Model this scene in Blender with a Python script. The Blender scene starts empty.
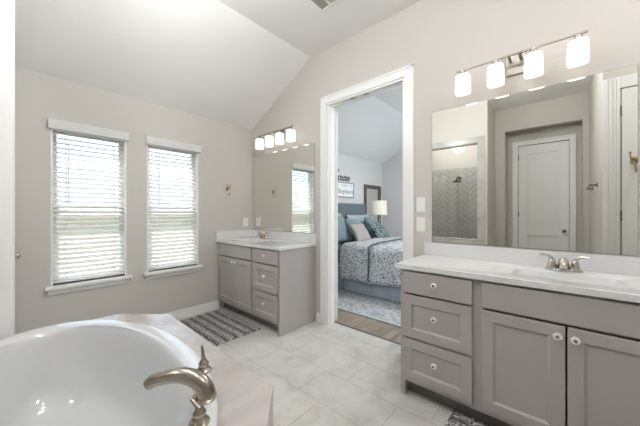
import bpy, bmesh, math, random
from mathutils import Vector, Matrix, noise
random.seed(7)
C = bpy.context.scene.collection
SC = bpy.context.scene
R = math.radians
PI = math.pi

# ------------------------------------------------------------------ camera, sky, sun, exposure
cam = bpy.data.cameras.new('camera'); cam.sensor_width = 36; cam.lens = 273.3/640*36
cam.shift_y = -0.7/640; cam.clip_start = 0.02
co = bpy.data.objects.new('camera', cam); C.objects.link(co)
co.location = (0, 0, 1.25); co.rotation_euler = (R(90), 0, R(41.58)); SC.camera = co
SC.view_settings.view_transform = 'Standard'; SC.view_settings.look = 'None'
SC.view_settings.gamma = 1; SC.view_settings.use_curve_mapping = False
SC.view_settings.exposure = 0.06
SC.cycles.use_denoising = True
SC.cycles.max_bounces = 10; SC.cycles.diffuse_bounces = 6; SC.cycles.sample_clamp_indirect = 6
SKY = 1.45          # daylight through the windows
GLOBE_FILL = 54          # glow of the globe lamps added to fill the bathroom
FILL_SHOWER = 20  # fill lamp added to brighten the shower
FILL_BEDROOM = 43  # fill lamp added to brighten the bedroom
DAY_BEDROOM = 44    # power of the area lamp added as bedroom daylight
SHADE = 1.2         # glow of the vanity light shades

w = bpy.data.worlds.new('sky'); SC.world = w; w.use_nodes = True
nt = w.node_tree; nt.nodes.clear()
sky = nt.nodes.new('ShaderNodeTexSky'); sky.sky_type = 'NISHITA'
sky.sun_disc = False; sky.sun_elevation = R(48); sky.sun_rotation = R(100); sky.air_density = 1.0; sky.dust_density = 2.0
mixw = nt.nodes.new('ShaderNodeMix'); mixw.data_type = 'RGBA'; mixw.inputs[0].default_value = 0.55
mixw.inputs[7].default_value = (5.2, 5.9, 6.8, 1)
bg = nt.nodes.new('ShaderNodeBackground'); bg.inputs[1].default_value = SKY*0.3
ow = nt.nodes.new('ShaderNodeOutputWorld')
nt.links.new(sky.outputs[0], mixw.inputs[6]); nt.links.new(mixw.outputs[2], bg.inputs[0]); nt.links.new(bg.outputs[0], ow.inputs[0])

def area(name, loc, rot, size, watts, color=(1, 1, 1), sy=None, parent=None, shape=None):
    l = bpy.data.lights.new(name, 'AREA'); l.energy = watts; l.color = color; l.size = size
    l.shape = shape or ('RECTANGLE' if sy else 'DISK')
    if sy: l.size_y = sy
    o = bpy.data.objects.new(name, l); C.objects.link(o); o.location = loc; o.rotation_euler = rot
    if parent: o.parent = parent
    return o
sl = bpy.data.lights.new('sun', 'SUN'); sl.energy = 13.0; sl.angle = R(1.0); sl.color = (1, 0.97, 0.93)
so_ = bpy.data.objects.new('sun', sl); C.objects.link(so_); so_.rotation_euler = (R(4), R(-22), 0)
# area lamp added as daylight outside the unseen bedroom window opposite the headboard
area('bedroom_daylight_fill', (0.78, 4.4, 1.65), (0, R(90), 0), 1.4, DAY_BEDROOM, (0.9, 0.95, 1.0), sy=1.7)

# ------------------------------------------------------------------ materials
MATS = {}
def mat(name, color, rough=0.5, metal=0.0, spec=0.5, bump=None, emit=None, coat=0.0, var=None, sheen=0.0, sss=0.0):
    m = bpy.data.materials.new(name); m.use_nodes = True
    n = m.node_tree; b = n.nodes['Principled BSDF']
    b.inputs['Base Color'].default_value = (*color, 1); b.inputs['Roughness'].default_value = rough
    b.inputs['Metallic'].default_value = metal; b.inputs['Specular IOR Level'].default_value = spec
    b.inputs['Coat Weight'].default_value = coat; b.inputs['Sheen Weight'].default_value = sheen
    if emit: b.inputs['Emission Color'].default_value = (*emit[0], 1); b.inputs['Emission Strength'].default_value = emit[1]
    geo = n.nodes.new('ShaderNodeNewGeometry')
    if bump:
        sc, st = bump
        t = n.nodes.new('ShaderNodeTexNoise'); t.inputs['Scale'].default_value = sc; t.inputs['Detail'].default_value = 3
        bp = n.nodes.new('ShaderNodeBump'); bp.inputs['Strength'].default_value = st; bp.inputs['Distance'].default_value = 0.004
        n.links.new(geo.outputs['Position'], t.inputs['Vector']); n.links.new(t.outputs['Fac'], bp.inputs['Height'])
        n.links.new(bp.outputs['Normal'], b.inputs['Normal'])
    if var:
        sc, c2 = var
        t = n.nodes.new('ShaderNodeTexNoise'); t.inputs['Scale'].default_value = sc; t.inputs['Detail'].default_value = 4
        mx = n.nodes.new('ShaderNodeMix'); mx.data_type = 'RGBA'
        mx.inputs[6].default_value = (*color, 1); mx.inputs[7].default_value = (*c2, 1)
        n.links.new(geo.outputs['Position'], t.inputs['Vector']); n.links.new(t.outputs['Fac'], mx.inputs[0])
        n.links.new(mx.outputs[2], b.inputs['Base Color'])
    MATS[name] = m
    return m

def nodes_of(name, rough=0.5, spec=0.5):
    m = bpy.data.materials.new(name); m.use_nodes = True
    n = m.node_tree; b = n.nodes['Principled BSDF']; b.inputs['Roughness'].default_value = rough
    b.inputs['Specular IOR Level'].default_value = spec
    MATS[name] = m
    geo = n.nodes.new('ShaderNodeNewGeometry')
    return m, n, b, geo
def nn(n, t, **kw):
    x = n.nodes.new(t)
    for k, v in kw.items(): setattr(x, k, v)
    return x
def ramp(n, fac, stops, interp='LINEAR'):
    r = n.nodes.new('ShaderNodeValToRGB'); r.color_ramp.interpolation = interp
    e = r.color_ramp.elements
    e[0].position, e[0].color = stops[0][0], (*stops[0][1], 1)
    e[1].position, e[1].color = stops[-1][0], (*stops[-1][1], 1)
    for p, c in stops[1:-1]:
        k = e.new(p); k.color = (*c, 1)
    n.links.new(fac, r.inputs[0]); return r.outputs[0]
def mixc(n, fac, a, b, blend='MIX'):
    x = n.nodes.new('ShaderNodeMix'); x.data_type = 'RGBA'; x.blend_type = blend
    for i, v in ((0, fac), (6, a), (7, b)):
        if isinstance(v, (int, float)): x.inputs[i].default_value = v
        elif isinstance(v, tuple): x.inputs[i].default_value = (*v, 1)
        else: n.links.new(v, x.inputs[i])
    return x.outputs[2]

mat('wall_paint', (0.572, 0.538, 0.498), 0.85, bump=(260, 0.12))
mat('ceiling_paint', (0.81, 0.795, 0.775), 0.9, bump=(200, 0.12))
mat('bedroom_paint', (0.62, 0.63, 0.63), 0.85, bump=(260, 0.1))
mat('bedroom_ceiling', (0.80, 0.81, 0.82), 0.9)
mat('trim_white', (0.86, 0.855, 0.84), 0.35)
mat('blind_white', (0.92, 0.92, 0.91), 0.45)
_m = MATS['blind_white']; _n = _m.node_tree; _b = _n.nodes['Principled BSDF']
_t = _n.nodes.new('ShaderNodeBsdfTranslucent'); _t.inputs[0].default_value = (0.85, 0.85, 0.84, 1); _x = _n.nodes.new('ShaderNodeMixShader'); _x.inputs[0].default_value = 0.45
_n.links.new(_b.outputs[0], _x.inputs[1]); _n.links.new(_t.outputs[0], _x.inputs[2]); _n.links.new(_x.outputs[0], _n.nodes['Material Output'].inputs[0])
mat('plastic_white', (0.86, 0.85, 0.83), 0.3)
mat('cabinet_grey', (0.41, 0.376, 0.362), 0.42, bump=(90, 0.03))
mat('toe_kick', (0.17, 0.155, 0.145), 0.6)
mat('counter_white', (0.72, 0.72, 0.715), 0.16)
mat('porcelain', (0.83, 0.83, 0.835), 0.06, coat=0.5)
mat('tub_acrylic', (0.60, 0.602, 0.605), 0.10, coat=0.6)
mat('nickel', (0.56, 0.52, 0.46), 0.24, 1.0)
mat('brushed_nickel', (0.40, 0.355, 0.295), 0.22, 1.0)
mat('fixture_nickel', (0.34, 0.31, 0.275), 0.42, 1.0)
mat('brass_antique', (0.42, 0.33, 0.20), 0.32, 1.0)
mat('dark_bronze', (0.03, 0.025, 0.02), 0.35, 0.8)
mat('mirror', (0.83, 0.835, 0.80), 0.0, 1.0)
mat('mirror_edge', (0.30, 0.34, 0.32), 0.25, 0.3)
mat('shade_glow', (0.9, 0.88, 0.84), 0.4, emit=((1.0, 0.965, 0.905), SHADE))
mat('dome_glow', (0.9, 0.9, 0.9), 0.4, emit=((1, 0.97, 0.93), 3.0))
mat('globe_glow', (0.9, 0.9, 0.9), 0.4, emit=((0.955, 0.98, 1.0), GLOBE_FILL))
mat('vent_beige', (0.50, 0.465, 0.40), 0.55)
mat('vent_dark', (0.16, 0.15, 0.135), 0.7)
mat('dark_gap', (0.04, 0.035, 0.03), 0.9)
mat('headboard_fabric', (0.115, 0.155, 0.175), 0.9, bump=(500, 0.3), sheen=0.2)
mat('teal_velvet', (0.105, 0.165, 0.185), 0.75, var=(9, (0.195, 0.275, 0.30)), sheen=0.4)
mat('sham_grey', (0.28, 0.345, 0.37), 0.9, var=(30, (0.48, 0.54, 0.56)))
mat('taupe_fabric', (0.28, 0.26, 0.25), 0.9, var=(40, (0.37, 0.345, 0.33)))
mat('slate_sheet', (0.075, 0.082, 0.102), 0.85, var=(6, (0.12, 0.16, 0.185)))
mat('skirt_blue', (0.255, 0.30, 0.345), 0.9, var=(7, (0.32, 0.365, 0.41)))
mat('box_spring', (0.3, 0.32, 0.35), 0.9)
mat('lamp_fabric', (0.66, 0.62, 0.56), 0.9, emit=((1, 0.91, 0.78), 0.2), bump=(400, 0.2))
mat('lamp_metal', (0.33, 0.33, 0.34), 0.25, 0.9)
mat('dark_wood', (0.085, 0.068, 0.058), 0.55, var=(25, (0.14, 0.115, 0.10)))
mat('night_wood', (0.20, 0.16, 0.13), 0.5, var=(18, (0.28, 0.23, 0.19)))
mat('sign_white', (0.80, 0.82, 0.83), 0.7)
mat('sign_grey', (0.22, 0.25, 0.27), 0.8)
mat('sign_pale', (0.50, 0.53, 0.55), 0.8)
mat('black_paint', (0.025, 0.027, 0.03), 0.5)
mat('sign_frame', (0.30, 0.30, 0.30), 0.6)
mat('fence_wood', (0.52, 0.44, 0.33), 0.9, var=(3, (0.62, 0.54, 0.43)))
mat('house_wall', (0.56, 0.53, 0.52), 0.9)
mat('house_roof', (0.20, 0.225, 0.26), 0.9)
mat('pattern_dark', (0.055, 0.08, 0.09), 0.9)

# grey stone look tile of floor and tub deck: 24 x 12 inch, one third running bond
def tile(name, axes, c1, c2, cg, off=(0, 0), bw=0.61, rh=0.305, mortar=0.0035, rough=0.33):
    m, n, b, geo = nodes_of(name, rough)
    sep = nn(n, 'ShaderNodeSeparateXYZ'); n.links.new(geo.outputs['Position'], sep.inputs[0])
    cmb = nn(n, 'ShaderNodeCombineXYZ')
    for i, ax in enumerate(axes):
        if isinstance(ax, tuple):     # a slanted direction a*x + b*y
            v = nn(n, 'ShaderNodeVectorMath', operation='DOT_PRODUCT'); v.inputs[1].default_value = ax
            n.links.new(geo.outputs['Position'], v.inputs[0]); src = v.outputs['Value']
        else: src = sep.outputs[ax]
        a = nn(n, 'ShaderNodeMath', operation='ADD'); a.inputs[1].default_value = off[i]
        n.links.new(src, a.inputs[0]); n.links.new(a.outputs[0], cmb.inputs[i])
    br = nn(n, 'ShaderNodeTexBrick', offset=0.33, offset_frequency=2, squash=1.0)
    br.inputs['Scale'].default_value = 1; br.inputs['Mortar Size'].default_value = mortar; br.inputs['Mortar Smooth'].default_value = 0.2
    br.inputs['Brick Width'].default_value = bw; br.inputs['Row Height'].default_value = rh; br.inputs['Bias'].default_value = 0
    br.inputs['Color1'].default_value = (*c1, 1); br.inputs['Color2'].default_value = (*c2, 1); br.inputs['Mortar'].default_value = (*cg, 1)
    n.links.new(cmb.outputs[0], br.inputs['Vector'])
    t = nn(n, 'ShaderNodeTexNoise'); t.inputs['Scale'].default_value = 4.2; t.inputs['Detail'].default_value = 9; t.inputs['Roughness'].default_value = 0.62; t.inputs['Distortion'].default_value = 1.0
    n.links.new(geo.outputs['Position'], t.inputs['Vector'])
    v = ramp(n, t.outputs['Fac'], [(0.30, (0.74, 0.725, 0.70)), (0.46, (0.93, 0.925, 0.915)), (0.58, (1.03, 1.03, 1.03)), (0.75, (1.12, 1.115, 1.10))])
    n.links.new(mixc(n, 0.85, br.outputs['Color'], v, 'MULTIPLY'), b.inputs['Base Color'])
    bp = nn(n, 'ShaderNodeBump'); bp.inputs['Strength'].default_value = 0.25; bp.inputs['Distance'].default_value = 0.002; bp.invert = True
    n.links.new(br.outputs['Fac'], bp.inputs['Height']); n.links.new(bp.outputs['Normal'], b.inputs['Normal'])
    return m
TC = ((0.55, 0.533, 0.50), (0.58, 0.563, 0.53), (0.43, 0.41, 0.385))
tile('floor_tile', (0, 1), *TC, off=(10*0.61-0.02, 20*0.305-0.124))
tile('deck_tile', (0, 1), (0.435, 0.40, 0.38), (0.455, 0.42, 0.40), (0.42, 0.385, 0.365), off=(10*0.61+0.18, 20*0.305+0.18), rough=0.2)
tile('deck_face_tile', ((1, 1, 0), 2), *TC, off=(10.1, 3.05-0.19))
tile('splash_tile', ((1, 1, 0), 2), (0.45, 0.44, 0.42), (0.48, 0.47, 0.45), (0.36, 0.35, 0.33), off=(10.1, 3.05+0.11))
tile('shower_trim_tile', ((1, 0.35, 0), 2), (0.47, 0.465, 0.44), (0.51, 0.50, 0.475), (0.56, 0.55, 0.53), off=(10.1, 3.1), bw=0.3, rh=0.10, mortar=0.002, rough=0.18)

# herringbone tile of the shower
def chevron():
    m, n, b, geo = nodes_of('shower_chevron', 0.25)
    sep = nn(n, 'ShaderNodeSeparateXYZ'); n.links.new(geo.outputs['Position'], sep.inputs[0])
    def mth(op, a, bb=None):
        x = nn(n, 'ShaderNodeMath', operation=op)
        for i, v in ((0, a), (1, bb)):
            if v is None: continue
            if isinstance(v, (int, float)): x.inputs[i].default_value = v
            else: n.links.new(v, x.inputs[i])
        return x.outputs[0]
    s = mth('ADD', sep.outputs[0], sep.outputs[1])
    zig = mth('PINGPONG', s, 0.17)
    k = mth('ADD', sep.outputs[2], mth('MULTIPLY', zig, 1.0))
    fr = mth('FRACT', mth('DIVIDE', k, 0.12))
    line = mth('LESS_THAN', fr, 0.16)
    col = mth('LESS_THAN', mth('FRACT', mth('DIVIDE', s, 0.17)), 0.06)
    g = mth('MAXIMUM', line, col)
    t = nn(n, 'ShaderNodeTexNoise'); t.inputs['Scale'].default_value = 5; n.links.new(geo.outputs['Position'], t.inputs['Vector'])
    base = ramp(n, t.outputs['Fac'], [(0.3, (0.36, 0.355, 0.335)), (0.7, (0.43, 0.42, 0.40))])
    n.links.new(mixc(n, g, base, (0.53, 0.52, 0.50)), b.inputs['Base Color'])
chevron()

def wood_floor():
    m, n, b, geo = nodes_of('wood_plank', 0.4)
    mp = nn(n, 'ShaderNodeMapping'); mp.inputs['Location'].default_value = (0.3, 0.06, 0); n.links.new(geo.outputs['Position'], mp.inputs[0])
    mp.inputs['Rotation'].default_value = (0, 0, R(90))
    br = nn(n, 'ShaderNodeTexBrick', offset=0.37, offset_frequency=2)
    br.inputs['Scale'].default_value = 1; br.inputs['Brick Width'].default_value = 1.2; br.inputs['Row Height'].default_value = 0.15; br.inputs['Mortar Size'].default_value = 0.002
    br.inputs['Color1'].default_value = (0.22, 0.18, 0.145, 1); br.inputs['Color2'].default_value = (0.36, 0.31, 0.26, 1); br.inputs['Mortar'].default_value = (0.08, 0.06, 0.045, 1)
    n.links.new(mp.outputs[0], br.inputs['Vector'])
    m2 = nn(n, 'ShaderNodeMapping'); m2.inputs['Scale'].default_value = (26, 2.2, 1); n.links.new(geo.outputs['Position'], m2.inputs[0])
    t = nn(n, 'ShaderNodeTexNoise'); t.inputs['Scale'].default_value = 1; t.inputs['Detail'].default_value = 6; n.links.new(m2.outputs[0], t.inputs['Vector'])
    v = ramp(n, t.outputs['Fac'], [(0.3, (0.6, 0.58, 0.55)), (0.7, (1.25, 1.2, 1.15))])
    n.links.new(mixc(n, 1.0, br.outputs['Color'], v, 'MULTIPLY'), b.inputs['Base Color'])
wood_floor()

def mat_stripes():
    m, n, b, geo = nodes_of('bath_mat_pile', 0.95, 0.1)
    tc = nn(n, 'ShaderNodeTexCoord'); sep = nn(n, 'ShaderNodeSeparateXYZ'); n.links.new(tc.outputs['Object'], sep.inputs[0])
    mp = nn(n, 'ShaderNodeMapping'); mp.inputs['Scale'].default_value = (70, 130, 60); n.links.new(tc.outputs['Object'], mp.inputs[0])
    t = nn(n, 'ShaderNodeTexNoise'); t.inputs['Scale'].default_value = 1; t.inputs['Detail'].default_value = 3; n.links.new(mp.outputs[0], t.inputs['Vector'])
    speck = ramp(n, t.outputs['Fac'], [(0.32, (0.04, 0.04, 0.043)), (0.48, (0.19, 0.185, 0.185)), (0.60, (0.70, 0.68, 0.66))])
    d = nn(n, 'ShaderNodeMath', operation='DIVIDE'); d.inputs[1].default_value = 0.1; n.links.new(sep.outputs[1], d.inputs[0])
    wob = nn(n, 'ShaderNodeTexNoise'); wob.inputs['Scale'].default_value = 14; n.links.new(tc.outputs['Object'], wob.inputs['Vector'])
    wm = nn(n, 'ShaderNodeMath', operation='MULTIPLY_ADD'); wm.inputs[1].default_value = 0.25; n.links.new(wob.outputs['Fac'], wm.inputs[0]); n.links.new(d.outputs[0], wm.inputs[2])
    f = nn(n, 'ShaderNodeMath', operation='FRACT'); n.links.new(wm.outputs[0], f.inputs[0])
    band = ramp(n, f.outputs[0], [(0.0, (0.8, 0.8, 0.8)), (0.25, (1.15, 1.15, 1.15)), (0.55, (0.75, 0.75, 0.75)), (0.66, (0.8, 0.8, 0.8)), (0.70, (0.14, 0.14, 0.14)), (0.79, (0.14, 0.14, 0.14)), (0.83, (1.2, 1.2, 1.2)), (0.90, (0.35, 0.35, 0.35)), (1.0, (0.8, 0.8, 0.8))])
    n.links.new(mixc(n, 1.0, speck, band, 'MULTIPLY'), b.inputs['Base Color'])
    bp = nn(n, 'ShaderNodeBump'); bp.inputs['Strength'].default_value = 0.8; bp.inputs['Distance'].default_value = 0.006
    n.links.new(t.outputs['Fac'], bp.inputs['Height']); n.links.new(bp.outputs['Normal'], b.inputs['Normal'])
mat_stripes()

def floral(name, dark=(0.10, 0.125, 0.16), mid=(0.30, 0.335, 0.37), light=(0.55, 0.56, 0.575), sc=1.0):
    m, n, b, geo = nodes_of(name, 0.9, 0.15)
    v = nn(n, 'ShaderNodeTexVoronoi', feature='F1'); v.inputs['Scale'].default_value = 42*sc; n.links.new(geo.outputs['Position'], v.inputs['Vector'])
    t = nn(n, 'ShaderNodeTexNoise'); t.inputs['Scale'].default_value = 48*sc; t.inputs['Detail'].default_value = 4; n.links.new(geo.outputs['Position'], t.inputs['Vector'])
    a = nn(n, 'ShaderNodeMath', operation='MULTIPLY_ADD'); a.inputs[1].default_value = 0.55; n.links.new(v.outputs['Distance'], a.inputs[0]); n.links.new(t.outputs['Fac'], a.inputs[2])
    c1 = ramp(n, a.outputs[0], [(0.58, dark), (0.70, mid), (0.82, light), (0.95, light)])
    v2 = nn(n, 'ShaderNodeTexVoronoi', feature='F1'); v2.inputs['Scale'].default_value = 4.2*sc; v2.inputs['Randomness'].default_value = 0.8; n.links.new(geo.outputs['Position'], v2.inputs['Vector'])
    dot = ramp(n, v2.outputs['Distance'], [(0.0, (0.85, 0.85, 0.85)), (0.10, (0.8, 0.8, 0.8)), (0.22, (0, 0, 0))])
    n.links.new(mixc(n, dot, c1, mixc(n, t.outputs['Fac'], (0.10, 0.15, 0.22), (0.35, 0.42, 0.48))), b.inputs['Base Color'])
floral('comforter_floral')
floral('pillow_floral', (0.025, 0.035, 0.035), (0.075, 0.10, 0.10), (0.20, 0.25, 0.25), 0.5)
floral('rug_pattern', (0.22, 0.24, 0.265), (0.32, 0.335, 0.35), (0.44, 0.445, 0.455), 0.62)

def glass(name, tint=(0.95, 0.97, 0.96), refl=0.10):
    m = bpy.data.materials.new(name); m.use_nodes = True; n = m.node_tree; n.nodes.clear()
    o = nn(n, 'ShaderNodeOutputMaterial'); tr = nn(n, 'ShaderNodeBsdfTransparent'); tr.inputs[0].default_value = (*tint, 1)
    gl = nn(n, 'ShaderNodeBsdfGlossy'); gl.inputs['Roughness'].default_value = 0.0
    lw = nn(n, 'ShaderNodeLayerWeight'); lw.inputs[0].default_value = 0.5
    pw = nn(n, 'ShaderNodeMath', operation='POWER'); pw.inputs[1].default_value = 5; n.links.new(lw.outputs['Facing'], pw.inputs[0])
    fr = nn(n, 'ShaderNodeMath', operation='MULTIPLY_ADD'); fr.inputs[1].default_value = 0.95; fr.inputs[2].default_value = 0.04; n.links.new(pw.outputs[0], fr.inputs[0])
    mx = nn(n, 'ShaderNodeMixShader'); n.links.new(fr.outputs[0], mx.inputs[0]); n.links.new(tr.outputs[0], mx.inputs[1]); n.links.new(gl.outputs[0], mx.inputs[2])
    n.links.new(mx.outputs[0], o.inputs[0]); MATS[name] = m
glass('window_glass'); glass('shower_glass', (0.93, 0.93, 0.92))

# ------------------------------------------------------------------ mesh building
class MB:
    def __init__(s): s.v = []; s.f = []; s.m = []; s.cur = 0
    def add(s, vs, fs):
        b = len(s.v); s.v += [Vector(p) for p in vs]; s.f += [[i+b for i in f] for f in fs]; s.m += [s.cur]*len(fs); return s
    def box(s, x0, x1, y0, y1, z0, z1):
        vs = [(x, y, z) for x in (x0, x1) for y in (y0, y1) for z in (z0, z1)]
        return s.add(vs, [(0, 1, 3, 2), (4, 6, 7, 5), (0, 4, 5, 1), (2, 3, 7, 6), (0, 2, 6, 4), (1, 5, 7, 3)])
    def prism(s, pts, z0, z1):      # polygon in x,y counterclockwise
        n = len(pts); vs = [(x, y, z0) for x, y in pts] + [(x, y, z1) for x, y in pts]
        return s.add(vs, [list(range(n))[::-1], list(range(n, 2*n))] + [(i, (i+1) % n, n+(i+1) % n, n+i) for i in range(n)])
    def prism_xz(s, pts, y0, y1):
        n = len(pts); vs = [(x, y0, z) for x, z in pts] + [(x, y1, z) for x, z in pts]
        return s.add(vs, [list(range(n)), list(range(n, 2*n))[::-1]] + [(i, n+i, n+(i+1) % n, (i+1) % n) for i in range(n)])
    def lathe(s, prof, seg=24, M=None):   # prof: (radius, height) pairs, closed with caps
        vs = []; fs = []
        for r, z in prof:
            for k in range(seg):
                a = 2*PI*k/seg; vs.append(Vector((r*math.cos(a), r*math.sin(a), z)))
        n = len(prof)
        for i in range(n-1):
            for k in range(seg):
                k2 = (k+1) % seg; fs.append((i*seg+k, i*seg+k2, (i+1)*seg+k2, (i+1)*seg+k))
        fs.append(list(range(seg))[::-1]); fs.append([(n-1)*seg+k for k in range(seg)])
        if M: vs = [M @ v for v in vs]
        return s.add(vs, fs)
    def tube(s, path, rad, seg=12, flat=1.0):
        P = [Vector(p) for p in path]; n = len(P)
        rs = rad if isinstance(rad, (list, tuple)) else [rad]*n
        vs = []; fs = []; up = Vector((0.13, 0.29, 1)).normalized()
        t0 = (P[1]-P[0]).normalized(); u = t0.cross(up)
        if u.length < 1e-3: u = t0.cross(Vector((1, 0, 0)))
        u.normalize()
        for i in range(n):
            t = (P[min(i+1, n-1)]-P[max(i-1, 0)]).normalized()
            u = (u - t*u.dot(t)).normalized(); v = t.cross(u)
            for k in range(seg):
                a = 2*PI*k/seg; vs.append(P[i] + (u*math.cos(a) + v*math.sin(a)*flat)*rs[i])
        for i in range(n-1):
            for k in range(seg):
                k2 = (k+1) % seg; fs.append((i*seg+k, i*seg+k2, (i+1)*seg+k2, (i+1)*seg+k))
        fs.append(list(range(seg))[::-1]); fs.append([(n-1)*seg+k for k in range(seg)])
        return s.add(vs, fs)
    def ball(s, c, r, seg=16, rings=10, sc=(1, 1, 1)):
        prof = [(max(1e-4, r*math.sin(PI*i/rings)), -r*math.cos(PI*i/rings)) for i in range(rings+1)]
        return s.lathe(prof, seg, Matrix.Translation(c) @ Matrix.Diagonal((*sc, 1)))
    def build(s, name, mats, parent=None, bevel=0.0, smooth=False, seg=2, local=False, angle=35):
        me = bpy.data.meshes.new(name)
        off = Vector((0, 0, 0)) if (parent is None or local) else world_of(parent)
        me.from_pydata([v-off for v in s.v], [], s.f)
        for m in (mats if isinstance(mats, (list, tuple)) else [mats]): me.materials.append(MATS[m] if isinstance(m, str) else m)
        for p, k in zip(me.polygons, s.m): p.material_index = k
        bm = bmesh.new(); bm.from_mesh(me); bmesh.ops.remove_doubles(bm, verts=bm.verts, dist=1e-6) if smooth else None
        bmesh.ops.recalc_face_normals(bm, faces=bm.faces); bm.to_mesh(me); bm.free()
        o = bpy.data.objects.new(name, me); C.objects.link(o)
        if parent: o.parent = parent
        if bevel:
            b = o.modifiers.new('bevel', 'BEVEL'); b.width = bevel; b.segments = seg; b.limit_method = 'ANGLE'; b.angle_limit = R(40); b.harden_normals = False
        if smooth or bevel:
            for p in me.polygons: p.use_smooth = True
            me.set_sharp_from_angle(angle=R(angle))
        return o
def world_of(o):
    v = Vector((0, 0, 0))
    while o: v = v + o.location; o = o.parent
    return v
def smooth_path(pts, n=8):       # Catmull-Rom through the points
    P = [Vector(p) for p in pts]; P = [P[0]*2-P[1]] + P + [P[-1]*2-P[-2]]; out = []
    for i in range(1, len(P)-2):
        for k in range(n):
            t = k/n; a, b, c, d = P[i-1:i+3]
            out.append(0.5*((2*b) + (c-a)*t + (2*a-5*b+4*c-d)*t*t + (3*b-a-3*c+d)*t**3))
    out.append(P[-2]); return out
def thing(name, label, cat, loc=(0, 0, 0), group=None):
    o = bpy.data.objects.new(name, None); C.objects.link(o); o.location = loc; o.empty_display_size = 0.1
    tag(o, label, cat, group); return o
def tag(o, label, cat, group=None):
    o['label'] = label; o['category'] = cat
    if group: o['group'] = group
    return o
def struct(o): o['kind'] = 'structure'; return o
def copy_tree(o, parent=None):
    c = o.copy(); C.objects.link(c)
    if parent: c.parent = parent
    for ch in list(o.children): copy_tree(ch, c)
    return c

# ------------------------------------------------------------------ the setting
XA, YB = -3.375, 2.322          # window wall, vanity wall
EAVE, FLAT, XR = 2.453, 3.06, -2.2
def ceil_z(x): return EAVE + (FLAT-EAVE)*min(1, max(0, (x-XA)/(XR-XA)))

def wall(name, axis, c0, c1, u0, u1, m, holes=(), top=None):
    """axis 'x': wall runs along x, thickness y c0..c1; 'y': runs along y. holes: (u0,u1,z0,z1)."""
    us = sorted({u0, u1, *[h[0] for h in holes], *[h[1] for h in holes], *([XR] if axis == 'x' and u0 < XR < u1 else [])})
    b = MB()
    for a, e in zip(us, us[1:]):
        if axis == 'x':
            ta, te = (top, top) if top else (ceil_z(a)+0.03, ceil_z(e)+0.03)
        else: ta = te = top
        hs = sorted([h for h in holes if h[0] <= a+1e-6 and h[1] >= e-1e-6], key=lambda h: h[2])
        z = 0.0; spans = []
        for h in hs:
            if h[2] > z+1e-4: spans.append((z, h[2], h[2]))
            z = h[3]
        spans.append((z, ta, te))
        for zb, z1, z2 in spans:
            if axis == 'x': vs = [(a, c0, zb), (e, c0, zb), (e, c1, zb), (a, c1, zb), (a, c0, z1), (e, c0, z2), (e, c1, z2), (a, c1, z1)]
            else: vs = [(c0, a, zb), (c1, a, zb), (c1, e, zb), (c0, e, zb), (c0, a, z1), (c1, a, z1), (c1, e, z2), (c0, e, z2)]
            b.add(vs, [(0, 3, 2, 1), (4, 5, 6, 7), (0, 1, 5, 4), (1, 2, 6, 5), (2, 3, 7, 6), (3, 0, 4, 7)])
    return struct(b.build(name, m))

WIN = [(0.228, 0.785, 0.60, 2.03), (0.975, 1.532, 0.60, 2.03)]
DOOR = (-1.945, -1.058, 0.0, 2.445)
struct(MB().box(-3.52, 1.5, -2.2, 2.44, -0.1, 0).build('floor', 'floor_tile'))
struct(MB().box(-3.52, 0.9, 2.44, 6.3, -0.1, -0.002).build('floor_bedroom', 'wood_plank'))
def ceiling(name, y0, y1, x1, m):
    pts = [(XA-0.15, EAVE-0.08), (XA, EAVE), (XR, FLAT), (x1, FLAT), (x1, FLAT+0.12), (XR-0.05, FLAT+0.12), (XA-0.15, EAVE+0.06)]
    return struct(MB().prism_xz(pts, y0, y1).build(name, m))
ceiling('ceiling', -2.2, 2.381, 1.5, 'ceiling_paint')
ceiling('ceiling_bedroom', 2.381, 6.3, 0.9, 'bedroom_ceiling')
wall('wall_west', 'y', XA-0.15, XA, -2.2, 2.381, 'wall_paint', [tuple(h) for h in WIN], top=EAVE)
wall('wall_bedroom_west', 'y', XA-0.15, XA, 2.381, 6.3, 'bedroom_paint', top=EAVE)
wall('wall_north', 'x', YB, 2.381, XA, 1.5, 'wall_paint', [DOOR])
wall('wall_bedroom_south', 'x', 2.381, 2.44, XA, 0.9, 'bedroom_paint', [DOOR])
wall('wall_bedroom_north', 'x', 6.15, 6.3, XA, 0.9, 'bedroom_paint')
wall('wall_bedroom_east', 'y', 0.6, 0.75, 2.44, 6.15, 'bedroom_paint', [(3.5, 5.3, 0.9, 2.35)], top=FLAT)
# water closet wall at the end of the gap behind the tub, with its door
WCY = -0.012
wall('wall_south', 'x', -0.132, WCY, XA, -2.48, 'wall_paint', [(-3.26, -2.575, 0, 2.42)])
wall('wall_closet_side', 'y', -2.60, -2.48, -2.2, -0.132, 'wall_paint', top=FLAT)
# wall between tub and shower, with the tall glass
TBY = -0.42
SH = (-2.15, -1.035, 0.80, 2.39)
wall('wall_tub', 'x', TBY-0.12, TBY, -2.48, -0.90, 'wall_paint', [SH])
wall('wall_shower', 'x', -1.62, -1.50, -2.48, -0.90, 'wall_paint')
wall('wall_hall_west', 'y', -1.02, -0.90, -1.62, TBY-0.12, 'wall_paint', top=FLAT)
wall('wall_hall_south', 'x', -1.22, -1.10, -0.90, 0.42, 'wall_paint', [(-0.757, 0.231, 0, 2.66)])
wall('wall_recess_west', 'y', -0.877, -0.757, -1.55, -1.22, 'wall_paint', top=FLAT)
wall('wall_recess_east', 'y', 0.231, 0.351, -1.55, -1.22, 'wall_paint', top=FLAT)
wall('wall_recess_south', 'x', -1.55, -1.43, -0.757, 0.231, 'wall_paint', [(-0.60, 0.085, 0, 2.44)])
wall('wall_hall_east', 'y', 0.30, 0.42, -1.10, 0.745, 'wall_paint', top=FLAT)
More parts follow.
